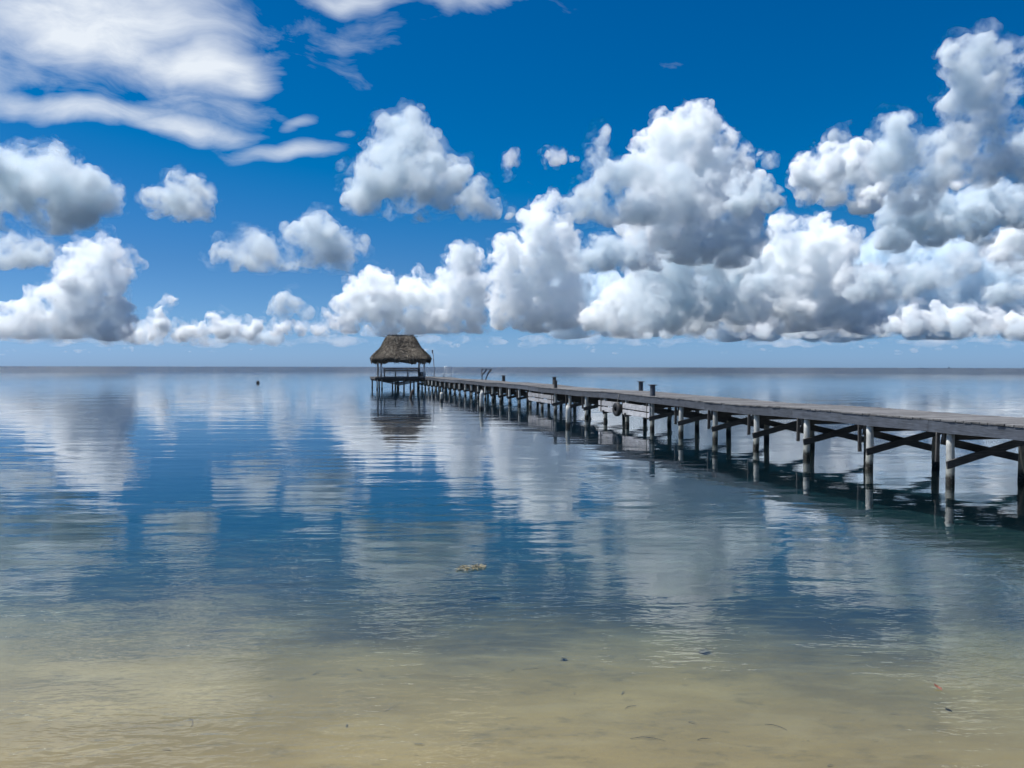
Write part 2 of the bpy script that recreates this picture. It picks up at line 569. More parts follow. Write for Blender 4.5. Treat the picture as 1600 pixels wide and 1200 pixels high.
def puff_surface(P, R, m, vox, relief, seed, zbase, squash, waves):
    org = P.mean(0)
    me = bpy.data.meshes.new('puffs')
    me.from_pydata([tuple(p) for p in (P - org)], [], [])
    me.attributes.new('rad', 'FLOAT', 'POINT').data.foreach_set('value', R.astype(np.float32))

    def grow(o):
        md = o.modifiers.new('surface', 'NODES')
        md.node_group = PUFF
        md[VOX] = float(vox * m)
    em = evaluated(me, grow)
    nv = len(em.vertices)
    co = np.empty(nv * 3, np.float32)
    em.vertices.foreach_get('co', co)
    co = co.reshape(-1, 3).astype(float)
    no = np.empty(nv * 3, np.float32)
    em.vertex_normals.foreach_get('vector', no)
    no = no.reshape(-1, 3)
    dsp = np.zeros(nv)
    wob = np.stack([vnoise(co / (22 * m) + 5.1 * a, seed + 70 + a) for a in range(3)], 1) * 4 * m
    for k, (wl_, amp) in enumerate(waves):
        dsp += (0.5 - worley((co + wob) / (wl_ * m) + 17.3 * k, seed + k)) * amp * m * relief
    co = co + no * dsp[:, None]
    zb = zbase - org[2] + vnoise(co * np.array([1, 1, 0]) / (60 * m), seed) * 5 * m
    z = co[:, 2]
    lo = z < zb
    co[lo, 2] = (zb - (zb - z) * squash)[lo]
    em.vertices.foreach_set('co', co.astype(np.float32).ravel())
    em.update()

    def clean(o):
        md = o.modifiers.new('clean', 'REMESH')
        md.mode = 'VOXEL'
        md.voxel_size = float(vox * m)
    em = evaluated(em, clean)
    em.materials.clear()
    return em, org


GREY = (0.885, 0.932, 0.953)  # absorbing tint, stands in for the grey of thick cloud in shade
DUSK = (0.835, 0.894, 0.926)  # deeper step of the same painted cloud shade
WHITE = (0.984, 0.9965, 0.9985)
HAZE = (0.885, 0.945, 0.978)  # bluish absorption puts the haze of distance into the vapour's colour
CRISP = ((26, 15), (12, 8.0), (5.5, 3.6))
FLUFFY = ((34, 15), (15, 9), (7, 4))


def cloud(label, dist, base_y, cores, seed, soft=1.0, vox=1.7, relief=1.0, kids=((9, 0.48), (8, 0.42)), depth=0.6, kind=None, squash=0.12, tint=WHITE, fill=False, fringe=0.0, waves=None, grain=0.85, torn=0.6, veil=3.5):
    """cores: centre and radius of the main puffs as seen from the beach (photo pixels); dist in metres"""
    rng = np.random.default_rng(seed)
    m = dist / F
    vox *= 1.3
    if fill:
        more = []
        for (x, y, r) in cores:
            yy = y + r * 0.9
            while yy < base_y - r * 0.35:
                more.append((x + rng.uniform(-0.25, 0.25) * r, yy, r * rng.uniform(0.85, 1.1)))
                yy += r * 0.9
        cores = list(cores) + more
    P, R = [], []
    for (x, y, r) in cores:
        d = pdir(x, y)
        c = Vector((0, 0, EYE)) + d * (dist / d.y)
        P.append((c.x, c.y + rng.uniform(-1, 1) * r * m * depth, c.z))
        R.append(r * m * 0.88)
    P, R = np.array(P), np.array(R)
    aP, aR, cp, cr = [P], [R], P, R
    for n, ratio in kids:
        v = rng.normal(size=(len(cp), n, 3))
        v /= np.linalg.norm(v, axis=2, keepdims=True)
        v[:, :, 2] = np.where(v[:, :, 2] < -0.15, -v[:, :, 2], v[:, :, 2])
        rr = cr[:, None] * ratio * rng.uniform(0.55, 1.2, size=(len(cp), n))
        cp = (cp[:, None, :] + v * cr[:, None, None] * 0.9).reshape(-1, 3)
        cr = rr.reshape(-1)
        aP.append(cp)
        aR.append(cr)
    db = pdir(800, base_y)
    zb = EYE + db.z * (dist / db.y)
    em, org = puff_surface(np.concatenate(aP), np.concatenate(aR), m, vox, relief, seed, zb, squash, waves or (CRISP if soft < 1.2 else FLUFFY))
    em.name = 'cloud'
    o = link('cloud', em, vapour(1.0 / (soft * 10.0 * m), tint, grain / (26.0 * m), torn), loc=org)
    tag(o, label, None if kind else 'cloud', None if kind else 'clouds over the sea', kind)
    if veil:
        # thinner air-mixed layer the body fades out through
        em, forg = puff_surface(np.concatenate(aP), np.concatenate(aR) + veil * m, m, vox * 1.35, 1.3, seed + 5, zb - veil * 0.4 * m, 0.3, FLUFFY)
        em.name = 'veil'
        link('veil', em, vapour((0.2 if veil < 6 else 0.13) / (soft * 10.0 * m), tint, grain * 1.3 / (26.0 * m), 0.8 if veil < 6 else 0.95), parent=o, loc=forg - org)['kind'] = 'stuff'
    if fringe:
        # thin torn vapour round the edge of the body
        n = 9
        v = rng.normal(size=(len(P), n, 3))
        v /= np.linalg.norm(v, axis=2, keepdims=True)
        fp = (P[:, None, :] + v * R[:, None, None] * rng.uniform(0.95, 1.45, size=(len(P), n, 1))).reshape(-1, 3)
        fr = (R[:, None] * rng.uniform(0.14, 0.42, size=(len(P), n))).reshape(-1)
        em, forg = puff_surface(fp, fr, m, vox * 1.15, 1.5, seed + 9, zb, 0.3, FLUFFY)
        em.name = 'wisps'
        link('wisps', em, vapour(1.0 / (fringe * 10.0 * m), tint, grain / (20.0 * m), 0.75), parent=o, loc=forg - org)['kind'] = 'stuff'
    return o


K = 1000.0
NEAR = dict(soft=2.6, vox=2.6, tint=GREY, fringe=5.0, grain=0.42, torn=0.68, veil=9.0)
cloud('grey flat-based cloud at the left edge below the long white streak', 4.8 * K, 360,
      [(-40, 300, 75), (20, 285, 55), (70, 270, 42), (100, 295, 50), (145, 305, 42), (60, 320, 55), (130, 325, 45), (178, 322, 25), (75, 240, 18)], 11, **NEAR)
cloud('small pale cloud alone in the blue left of the middle', 4.6 * K, 346,
      [(250, 318, 26), (285, 312, 36), (280, 285, 18), (318, 322, 24), (300, 298, 20), (285, 270, 8)], 12, soft=2.6, vox=2.0, tint=GREY, fringe=5.0)
cloud('large pale grey cloud with two rounded heads high above the hut', 5.0 * K, 342,
      [(602, 200, 26), (648, 192, 27), (622, 235, 44), (655, 235, 34), (595, 275, 46), (560, 295, 32), (640, 285, 56), (690, 300, 45), (735, 315, 32), (705, 262, 20), (742, 285, 14), (770, 325, 20), (575, 312, 32), (795, 338, 10)], 13, **NEAR)
cloud('wispy scrap of cloud right of the two-headed cloud', 5.0 * K, 300, [(800, 245, 11), (795, 262, 9), (808, 255, 8), (798, 276, 7)], 14, soft=4.5, vox=1.6, fringe=7.0)
cloud('flat dull grey cloud left above the hut', 6.6 * K, 422,
      [(345, 395, 24), (375, 390, 28), (392, 372, 17), (430, 402, 28), (470, 390, 36), (500, 365, 30), (520, 395, 38), (555, 392, 24), (490, 408, 30), (400, 405, 24)], 15, **NEAR)
cloud('dull grey cloud low at the left edge beside the white tower', 6.6 * K, 420, [(-10, 400, 34), (25, 400, 26), (55, 395, 30), (75, 402, 20), (50, 385, 20)], 16, **NEAR)
cloud('tall white cloud tower over the horizon at the left', 22 * K, 533,
      [(130, 402, 30), (160, 398, 28), (118, 425, 30), (165, 430, 32), (140, 455, 40), (108, 475, 34), (168, 480, 36), (70, 482, 30), (40, 490, 26), (20, 500, 24), (0, 512, 26)], 17, soft=1.7, vox=1.5, relief=0.8, fill=True, tint=WHITE, waves=CRISP)
cloud('thin grey cloud veil right of the white tower at the left', 14 * K, 440, [(195, 400, 16), (205, 410, 14), (200, 425, 14)], 18, soft=5.0, vox=2.0, fringe=8.0)
cloud('row of small white puffs low over the horizon left of the hut', 24 * K, 540,
      [(205, 522, 16), (225, 522, 16), (250, 492, 12), (255, 512, 15), (247, 525, 14), (266, 467, 9), (258, 467, 6), (285, 505, 7), (300, 522, 17), (275, 525, 13), (330, 502, 14), (322, 520, 14), (345, 515, 18), (375, 515, 14), (402, 512, 10), (390, 522, 11)], 19, soft=0.9, vox=1.1, relief=0.5, kids=((8, 0.48), (6, 0.42)))
cloud('low bank of small white puffs just left of the hut roof', 22 * K, 527,
      [(430, 515, 13), (450, 512, 13), (470, 515, 13), (495, 515, 13), (510, 502, 13), (520, 512, 14), (545, 518, 12), (575, 520, 11), (441, 466, 7)], 20, soft=1.15, vox=1.1, relief=0.5, kids=((8, 0.48), (6, 0.42)))
cloud('small dusky cloud above the low bank left of the hut', 11 * K, 500, [(430, 480, 14), (450, 478, 18), (475, 488, 14), (445, 490, 14)], 21, soft=3.0, vox=1.8, tint=GREY, fringe=6.0)
cloud('bright white heaped cloud directly above the hut roof', 19 * K, 522,
      [(575, 468, 44), (548, 482, 26), (612, 470, 34), (656, 434, 16), (655, 470, 34), (698, 450, 32), (722, 412, 30), (737, 448, 28)], 22, soft=1.55, vox=1.3, relief=0.9, fill=True, torn=0.55, grain=1.0, veil=2.5, waves=CRISP)
cloud('smooth grey cap on the head of the bright heaped cloud', 12 * K, 440, [(728, 402, 20), (742, 415, 18), (722, 420, 14), (750, 430, 12)], 23, soft=2.6, vox=2.0, tint=GREY)
cloud('tall bright cloud tower right of the hut', 18 * K, 522,
      [(857, 326, 20), (842, 356, 30), (872, 362, 28), (802, 404, 32), (782, 412, 20), (840, 408, 42), (882, 410, 30), (785, 470, 26)], 24, soft=1.55, vox=1.3, relief=0.9, fill=True, torn=0.55, grain=1.0, veil=2.5, waves=CRISP)
cloud('huge cumulus with brilliant white crest right of the middle', 13 * K, 415,
      [(1045, 222, 42), (1085, 214, 38), (1012, 234, 27), (1128, 238, 27), (1156, 246, 20), (1030, 270, 48), (1090, 275, 52), (1140, 290, 38), (1165, 330, 28), (1010, 340, 40)], 25, soft=1.6, vox=1.5, relief=0.95, fill=True, torn=0.55, grain=0.95, veil=2.5, waves=CRISP)
cloud('hazy blue-grey cloud body below the huge cumulus', 15 * K, 515,
      [(1010, 400, 36), (1050, 380, 40), (1100, 390, 44), (1150, 380, 36), (1080, 430, 44), (1130, 430, 40), (1170, 430, 30)], 44, soft=2.0, vox=2.0, veil=0, tint=GREY, fill=True)
cloud('broad grey cloud in front of the huge cumulus crest', 6.0 * K, 350,
      [(905, 330, 24), (935, 310, 32), (965, 288, 34), (1005, 285, 40), (1045, 292, 42), (1000, 320, 42), (1060, 318, 38), (950, 330, 30), (1100, 312, 34), (1110, 330, 24), (945, 262, 22), (930, 240, 18), (945, 205, 13), (938, 222, 13)], 26, **NEAR)
cloud('soft grey cloud between the two great cumulus masses', 6.5 * K, 345, [(1165, 295, 30), (1185, 310, 26), (1200, 318, 20), (1160, 322, 24), (1205, 250, 10), (1190, 240, 8)], 27, soft=1.7, vox=2.2, tint=GREY, fringe=6.0)
cloud('small round scrap of cloud left of the grey front cloud', 5.0 * K, 270, [(868, 246, 15), (855, 240, 9), (880, 240, 10), (895, 250, 6)], 28, soft=3.2, vox=1.6, fringe=6.0)
cloud('dark grey flat cloud low behind the right half of the tower', 8.5 * K, 427,
      [(905, 405, 22), (930, 395, 26), (965, 395, 28), (995, 400, 26), (1020, 410, 18), (940, 410, 26), (980, 410, 26)], 29, soft=1.7, vox=2.0, tint=DUSK, fringe=4.5)
cloud('white ragged cloud low over the pier in the middle', 17 * K, 522,
      [(925, 500, 20), (945, 482, 22), (968, 462, 26), (1000, 452, 26), (1032, 438, 20), (1062, 428, 14), (1075, 470, 36), (1115, 480, 34)], 30, soft=1.55, vox=1.3, relief=0.9, fill=True, torn=0.55, grain=1.0, veil=2.5, waves=CRISP)
cloud('gleaming white cauliflower cloud over the middle of the pier', 16 * K, 520,
      [(1222, 358, 24), (1260, 378, 30), (1300, 370, 32), (1325, 378, 20), (1185, 406, 30), (1150, 422, 22), (1240, 412, 42), (1290, 412, 40), (1345, 460, 40)], 31, soft=1.5, vox=1.45, relief=0.95, fill=True, torn=0.55, grain=1.0, veil=2.5, waves=CRISP)
cloud('bright-edged grey cumulus shoulder upper right', 9.5 * K, 330,
      [(1252, 282, 24), (1266, 256, 22), (1292, 240, 20), (1290, 272, 32), (1330, 255, 32), (1310, 295, 30), (1350, 280, 34), (1265, 300, 22), (1360, 312, 30)], 32, soft=1.15, vox=1.6, relief=0.8)
cloud('smooth round-headed grey cloud above the bright shoulder', 6.0 * K, 330,
      [(1392, 200, 27), (1375, 208, 16), (1410, 205, 18), (1400, 230, 26), (1430, 238, 22), (1450, 242, 28), (1400, 260, 38), (1440, 280, 44), (1480, 260, 38), (1420, 305, 40), (1370, 250, 20), (1320, 220, 14), (1305, 212, 8)], 33, **NEAR)
cloud('soft grey cloud tower reaching highest at the right edge', 5.0 * K, 300,
      [(1482, 92, 22), (1505, 88, 26), (1525, 78, 24), (1550, 92, 28), (1580, 95, 24), (1515, 118, 32), (1560, 120, 36), (1502, 155, 24), (1545, 160, 38), (1610, 110, 34), (1482, 170, 16), (1520, 200, 38), (1560, 215, 38), (1592, 190, 28), (1620, 210, 40), (1500, 240, 28), (1550, 260, 38), (1590, 262, 36), (1630, 260, 40)], 34, **NEAR)
cloud('dark grey cloud mass under the tall right-hand tower', 7.0 * K, 393,
      [(1400, 340, 34), (1440, 330, 40), (1480, 335, 40), (1410, 368, 28), (1450, 362, 34), (1500, 352, 34), (1530, 330, 36), (1560, 312, 34), (1585, 330, 30), (1620, 320, 36), (1540, 368, 22), (1380, 378, 22)], 35, soft=1.6, vox=2.4, tint=DUSK, fringe=4.5)
cloud('scrap of brilliant white cloud against the dark mass', 6.2 * K, 300, [(1472, 290, 9), (1485, 286, 12), (1498, 287, 10), (1490, 293, 9), (1462, 292, 5)], 36, soft=0.9, vox=1.2, relief=0.5)
cloud('broken white cloud edge left of the dark mass', 6.3 * K, 330, [(1350, 310, 11), (1362, 303, 12), (1375, 295, 10), (1352, 320, 9), (1388, 282, 8), (1370, 312, 8)], 37, soft=1.0, vox=1.2, relief=0.5)
cloud('white cloud cut by the right edge, above a dark flat one', 15 * K, 430,
      [(1570, 378, 24), (1595, 362, 24), (1545, 392, 15), (1590, 390, 26), (1620, 380, 30), (1555, 405, 18), (1600, 408, 22)], 38, soft=1.15, vox=1.4, relief=0.7)
cloud('dark flat grey cloud low at the right edge', 8.5 * K, 477, [(1555, 462, 18), (1580, 455, 22), (1610, 450, 28), (1570, 420, 8), (1590, 415, 12), (1615, 418, 14), (1540, 466, 11)], 39, soft=1.8, vox=2.0, tint=DUSK, fringe=4.5)
cloud('grey cloud shelf low over the right end of the pier', 9.0 * K, 470,
      [(1180, 450, 20), (1215, 445, 24), (1250, 452, 20), (1330, 452, 24), (1365, 445, 28), (1400, 440, 30), (1440, 430, 26), (1475, 435, 22), (1420, 452, 22), (1385, 457, 22), (1510, 410, 20), (1480, 410, 16)], 40, soft=2.0, vox=2.0, tint=GREY, fringe=5.0)
cloud('long low row of sunlit puffs over the horizon at the right', 20 * K, 527,
      [(1175, 512, 17), (1200, 508, 19), (1225, 515, 13), (1265, 500, 15), (1285, 512, 13), (1320, 516, 13), (1345, 512, 14), (1370, 514, 13), (1390, 508, 13), (1425, 495, 16), (1440, 505, 21), (1470, 500, 21), (1500, 498, 23), (1530, 502, 21), (1560, 500, 19), (1590, 508, 22), (1465, 476, 9), (1425, 478, 8), (1410, 514, 14), (1620, 508, 22), (1550, 513, 15), (1250, 516, 13)], 41, soft=1.15, vox=1.2, relief=0.5, kids=((8, 0.48), (6, 0.42)))
cloud('long dark blue-grey cloud base along the horizon at the right', 19 * K, 528,
      [(930 + 38 * i, 516 + (i * 7 % 5), 16 + (i * 5 % 7)) for i in range(19)], 42, soft=2.2, vox=1.6, veil=0, relief=0.4, kids=((6, 0.5), (4, 0.45)), tint=GREY)
cloud('dim blue-grey cloud bank far behind the pier at the right', 27 * K, 529,
      [(890 + 42 * i, 470 + (i * 29 % 40) - 20, 36 + (i * 11 % 14)) for i in range(19)] + [(1150 + 48 * i, 395 + (i * 31 % 50), 40 + (i * 13 % 12)) for i in range(11)], 45, soft=2.4, vox=2.6, veil=0, tint=HAZE, fill=True, torn=0.3, kids=((7, 0.5), (5, 0.45)))
cloud('dim blue-grey cloud bank far out at the left edge', 28 * K, 541,
      [(-30 + 38 * i, 512 + (i * 17 % 16), 18 + (i * 7 % 9)) for i in range(13)], 46, soft=3.0, vox=2.0, veil=0, tint=HAZE, fill=True, torn=0.5, kids=((7, 0.5), (5, 0.45)))
rg = random.Random(8)
veils = []
for i in range(46):
    x_ = -60 + 38 * i + rg.uniform(-14, 14)
    veils.append((x_, rg.uniform(530, 562), rg.uniform(18, 36)))
o = cloud(None, 46 * K, 600, veils, 47, soft=11.0, vox=3.0, veil=0, relief=1.2, kids=((6, 0.55), (4, 0.5)), kind='stuff', torn=0.75, grain=0.5, tint=(0.96, 0.985, 0.995))
o.name = 'distant_haze_bank'
o.scale = (1.0, 1.0, 0.28)
rg = random.Random(5)
specks = []
for x0, x1, n in ((-20, 430, 9), (620, 800, 4), (860, 1640, 17)):
    for i in range(n):
        cx, cy, r0 = rg.uniform(x0, x1), rg.uniform(536, 556), rg.lognormvariate(1.6, 0.4)
        for j in range(rg.randint(2, 8)):
            specks.append((cx + rg.gauss(0, 4.5) * r0, cy + rg.gauss(0, 0.8) * r0, r0 * rg.uniform(0.5, 1.2)))
o = cloud(None, 38 * K, 566, specks, 43, soft=4.5, vox=1.4, veil=0, relief=0.25, kids=((5, 0.6),), kind='stuff', torn=0.8, grain=1.6)
o.name = 'distant_cloud_scraps'
o.scale = (1.0, 1.0, 0.55)


# ------------------------------------------------------------------ the pier
ANG = math.radians(15.31)             # pier axis: local Y runs out to sea, local X across the deck to the right
A0 = Vector((13.94, 0.0, 0.0))
ROT = Matrix.Rotation(ANG, 3, 'Z')


def W(v, s, z=0.0):
    return A0 + ROT @ Vector((v, s, z))


def thing(name, label, cat, v, s, z, group=None, turn=0.0):
    o = bpy.data.objects.new(name, None)
    C.objects.link(o)
    o.empty_display_size = 0.3
    o.location = W(v, s, z)
    o.rotation_euler = (0, 0, ANG + turn)
    return tag(o, label, cat, group)


DECK = 1.36
PW = 2.28
S0, S1 = 8.0, 97.0
rnd = random.Random(3)


def sag(s):
    return 0.022 * math.sin(s * 0.37 + 1.0) + 0.012 * math.sin(s * 0.91) + (0.03 * math.exp(-((s - 56) / 7.0) ** 2))


def drift(s):
    return 0.03 * math.sin(s * 0.11 + 0.5) + 0.015 * math.sin(s * 0.43)


pier = bpy.data.objects.new('wooden_pier', None)
C.objects.link(pier)
pier.location = A0
pier.rotation_euler = (0, 0, ANG)
tag(pier, 'long weathered grey wooden pier on posts running out to the thatched hut', 'pier')

# deck boards across the pier
plank_meshes = []
for k in range(8):
    me = box_mesh('plank', PW + 0.03, 0.188, 0.042, 0.006, 0.004, 20 + k)
    me.materials.append(M_deck)
    plank_meshes.append(me)
PITCH_B = 0.2
nb = int((S1 - S0) / PITCH_B)
far_bm = bmesh.new()
for i in range(nb):
    s_ = S0 + (i + 0.5) * PITCH_B
    loc = Vector((PW / 2 + drift(s_) + rnd.choice((0, 0, 0, 1)) * rnd.uniform(-0.02, 0.02) + rnd.uniform(-0.006, 0.006), s_, DECK - 0.021 + sag(s_) + rnd.uniform(-0.004, 0.004)))
    rot = (rnd.uniform(-0.012, 0.012), rnd.uniform(-0.004, 0.004), rnd.uniform(-0.006, 0.006))
    if i < 300:
        link('plank', plank_meshes[i % 8], None, pier, loc, rot)
    else:
        tmp = plank_meshes[i % 8].copy()
        tmp.transform(Matrix.Translation(loc) @ Matrix.Rotation(rot[2], 4, 'Z') @ Matrix.Rotation(rot[0], 4, 'X'))
        far_bm.from_mesh(tmp)
        bpy.data.meshes.remove(tmp)
fp = link('far_planks', mesh_of(far_bm, 'far_planks'), M_deck, pier)
tag(fp, kind='stuff')

# edge boards and inner beams, in lengths butted end to end
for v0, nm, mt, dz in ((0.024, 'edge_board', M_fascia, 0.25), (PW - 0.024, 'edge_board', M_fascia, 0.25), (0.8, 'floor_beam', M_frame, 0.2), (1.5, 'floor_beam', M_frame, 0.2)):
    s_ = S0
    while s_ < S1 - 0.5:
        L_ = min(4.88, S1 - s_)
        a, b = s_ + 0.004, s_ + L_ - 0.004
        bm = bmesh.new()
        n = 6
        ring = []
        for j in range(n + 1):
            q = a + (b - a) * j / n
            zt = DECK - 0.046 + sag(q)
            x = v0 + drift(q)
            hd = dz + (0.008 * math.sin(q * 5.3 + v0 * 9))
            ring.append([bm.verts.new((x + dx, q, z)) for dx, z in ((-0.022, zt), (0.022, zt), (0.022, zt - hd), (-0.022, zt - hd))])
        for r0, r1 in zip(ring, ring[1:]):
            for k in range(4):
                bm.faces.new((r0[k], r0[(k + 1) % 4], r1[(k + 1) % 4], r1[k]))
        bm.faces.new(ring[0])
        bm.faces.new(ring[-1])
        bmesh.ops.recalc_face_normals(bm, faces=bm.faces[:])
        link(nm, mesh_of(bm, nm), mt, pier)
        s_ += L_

# bents: two posts, a cross beam and an X of boards, every 2.44 m
BENTS = [17.28 + 2.44 * k for k in range(-3, 33)]
TALL = {round(17.28 + 2.44 * 6, 2): 0.46, round(17.28 + 2.44 * 11, 2): 0.44}


def post_mesh(h, r, seed, cap=False, lean=0.0):
    rr = random.Random(seed)
    bm = bmesh.new()
    zs = [-2.4, -0.8, 0.0, h * 0.4, h * 0.75, h]
    pts = [(lean * (z / h) + rr.uniform(-0.012, 0.012), rr.uniform(-0.012, 0.012), z) for z in zs]
    rad = [r * 1.12, r * 1.1, r * 1.05, r, r * 0.96, r * 0.94]
    tube(bm, pts, rad, 12)
    return mesh_of(bm, 'post', True)


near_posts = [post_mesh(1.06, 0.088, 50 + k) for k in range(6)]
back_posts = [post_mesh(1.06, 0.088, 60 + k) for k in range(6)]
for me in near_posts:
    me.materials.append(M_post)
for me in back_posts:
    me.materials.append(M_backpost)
cap_me = box_mesh('cross_beam', PW - 0.14, 0.07, 0.17, 0.006, 0.004, 5)
cap_me.materials.append(M_frame)


hang_me = box_mesh('hanger_board', 0.09, 0.045, 0.66, 0.005, 0.004, 6)
hang_me.materials.append(M_frame)


def brace_mesh(va, za, vb, zb_):
    bm = bmesh.new()
    board(bm, (va, 0, za), (vb, 0, zb_), 0.17, 0.04, up=(0, 0, 1))
    return mesh_of(bm, 'brace')


for k, s_ in enumerate(BENTS):
    d_ = drift(s_)
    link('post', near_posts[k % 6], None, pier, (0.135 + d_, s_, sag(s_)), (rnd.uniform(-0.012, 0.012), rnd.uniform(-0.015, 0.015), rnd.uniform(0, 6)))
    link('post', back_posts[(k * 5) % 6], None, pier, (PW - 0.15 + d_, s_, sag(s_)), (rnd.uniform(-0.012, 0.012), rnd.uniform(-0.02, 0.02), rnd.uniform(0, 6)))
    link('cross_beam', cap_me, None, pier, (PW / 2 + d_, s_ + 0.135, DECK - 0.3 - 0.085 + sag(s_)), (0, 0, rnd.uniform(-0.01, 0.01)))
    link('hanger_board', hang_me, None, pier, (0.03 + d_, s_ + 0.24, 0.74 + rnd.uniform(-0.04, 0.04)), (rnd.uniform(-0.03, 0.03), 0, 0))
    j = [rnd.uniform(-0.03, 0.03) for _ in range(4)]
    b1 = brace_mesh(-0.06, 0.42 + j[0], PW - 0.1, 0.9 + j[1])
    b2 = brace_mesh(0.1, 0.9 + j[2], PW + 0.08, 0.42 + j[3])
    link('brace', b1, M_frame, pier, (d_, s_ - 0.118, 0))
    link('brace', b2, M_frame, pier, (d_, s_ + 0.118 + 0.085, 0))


def bollard(label, v, s, h, r=0.11):
    """square-capped post end standing up through the deck"""
    t = thing('mooring_bollard', label, 'bollard', v, s, DECK + sag(s), 'bollards along the pier deck')
    bm = bmesh.new()
    bmesh.ops.create_cone(bm, cap_ends=True, segments=14, radius1=r, radius2=r * 0.96, depth=h, matrix=Matrix.Translation((0, 0, h / 2)))
    link('shaft', mesh_of(bm, 'shaft', False), M_frame if r < 0.11 or h > 0.42 else M_fascia, t)
    link('cap', box_mesh('cap', r * 2.5, r * 2.5, 0.035, 0.006), M_frame, t, (0, 0, h + 0.018), (0, 0, 0.1))
    return t


bollard('capped grey bollard on the near edge of the deck above the tyre', 0.13, 31.92, 0.42)
bollard('capped grey bollard on the far edge just left behind its twin', PW - 0.13, 37.4, 0.42)
bollard('dark bollard on the near edge midway along the pier', 0.12, 44.12, 0.38, 0.1)
bollard('dark bollard on the far edge half hidden behind the midway one', PW - 0.13, 50.4, 0.44, 0.12)
bollard('small lone dark bollard nearer the hut', PW - 0.13, 63.2, 0.44, 0.13)


# boards hung along the near side as fenders, with the old tyre
def fender(s_a, s_b, z, hgt, seed):
    rr = random.Random(seed)
    bm = bmesh.new()
    board(bm, (-0.0, s_a, z + rr.uniform(-0.02, 0.02)), (-0.0, s_b, z + rr.uniform(-0.02, 0.02)), hgt, 0.045)
    return link('fender_board', mesh_of(bm, 'fender_board'), M_fender, pier, (0.012, 0, 0))


for a, b in ((44.12, 49.0), (31.9, 34.6), (35.0, 37.4)):
    fender(a, b, 0.83, 0.22, int(a * 10))
    fender(a, b, 0.565, 0.2, int(a * 10) + 1)
bm = bmesh.new()
prof = [(0.30, 0.06), (0.30, -0.06), (0.27, -0.095), (0.21, -0.1), (0.125, -0.085), (0.09, -0.06), (0.16, -0.07), (0.25, -0.055), (0.26, 0.0), (0.25, 0.055), (0.16, 0.07), (0.09, 0.06), (0.125, 0.085), (0.21, 0.1), (0.27, 0.095)]
rings = []
for k in range(28):
    a = 2 * math.pi * k / 28
    rings.append([bm.verts.new((yv, r * math.cos(a), r * math.sin(a))) for r, yv in prof])
for k in range(28):
    for j in range(len(prof)):
        bm.faces.new((rings[k][j], rings[(k + 1) % 28][j], rings[(k + 1) % 28][(j + 1) % len(prof)], rings[k][(j + 1) % len(prof)]))
bmesh.ops.recalc_face_normals(bm, faces=bm.faces[:])
M = Mat('black_rubber')
rub = M.fin((0.012, 0.012, 0.013), 0.65)
M = Mat('grey_rope')
rope_m = M.fin((0.2, 0.19, 0.16), 0.9)
t = thing('tyre', 'old black car tyre hung as a fender against the pier boards', 'tyre', -0.13, 34.9, 0.66)
link('rubber_ring', mesh_of(bm, 'rubber_ring', True), rub, t, (0, 0, 0), (0, 0, 0.08))
bm = bmesh.new()
tube(bm, [(0.02, 0.0, 0.27), (0.05, 0.02, 0.5), (0.1, 0.02, 0.66)], [0.014] * 3, 6)
link('rope', mesh_of(bm, 'rope'), rope_m, t)

# platform beside the end of the pier, under the hut
PV0, PS0, PS1 = -5.55, 90.1, 97.0
nbp = int((PS1 - PS0) / PITCH_B)
pm = [box_mesh('plank', -PV0 - 0.03, 0.188, 0.042, 0.006, 0.004, 80 + k) for k in range(4)]
for me in pm:
    me.materials.append(M_deck)
bmp = bmesh.new()
for i in range(nbp):
    s_ = PS0 + (i + 0.5) * PITCH_B
    tmp = pm[i % 4].copy()
    tmp.transform(Matrix.Translation((PV0 / 2 - 0.01, s_, DECK - 0.021 + rnd.uniform(-0.004, 0.004))))
    bmp.from_mesh(tmp)
    bpy.data.meshes.remove(tmp)
tag(link('platform_planks', mesh_of(bmp, 'platform_planks'), M_deck, pier), kind='stuff')
for vv0, vv1, ss in ((PV0, -0.03, PS0 + 0.02), (PV0, -0.03, PS1 - 0.02)):
    bm = bmesh.new()
    board(bm, (vv0, ss, DECK - 0.046 - 0.11), (vv1, ss, DECK - 0.046 - 0.11), 0.22, 0.044)
    link('platform_edge_board', mesh_of(bm, 'platform_edge_board'), M_frame, pier)
bm = bmesh.new()
board(bm, (PV0 + 0.02, PS0 + 0.06, DECK - 0.046 - 0.11), (PV0 + 0.02, PS1 - 0.06, DECK - 0.046 - 0.11), 0.22, 0.044)
link('platform_edge_board', mesh_of(bm, 'platform_edge_board'), M_frame, pier)
PSS = (90.5, 93.6, 96.6)
PVV = (-5.3, -4.75, -2.9, -2.3, -0.75)
for i, ss in enumerate(PSS):
    for j, vv in enumerate(PVV):
        if (i, j) in ((1, 0), (2, 1), (1, 3)):
            continue
        link('post', (near_posts if j in (0, 1) and i == 0 else back_posts)[(i + 2 * j) % 6], None, pier, (vv, ss, 0.0), (rnd.uniform(-0.02, 0.02), rnd.uniform(-0.03, 0.03), rnd.uniform(0, 6)))
    for va, za, vb, zb_ in ((-5.2, 1.02, -2.9, 0.5), (-2.9, 0.45, -0.4, 0.95), (-4.7, 0.95, -2.4, 0.68)):
        bm = bmesh.new()
        board(bm, (va, ss - 0.14, za), (vb, ss - 0.14, zb_), 0.12, 0.04)
        link('brace', mesh_of(bm, 'brace'), M_frame, pier)
    bm = bmesh.new()
    board(bm, (PV0 + 0.06, ss + 0.13, 0.98), (-0.05, ss + 0.13, 0.98), 0.16, 0.07)
    link('cross_beam', mesh_of(bm, 'cross_beam'), M_frame, pier)

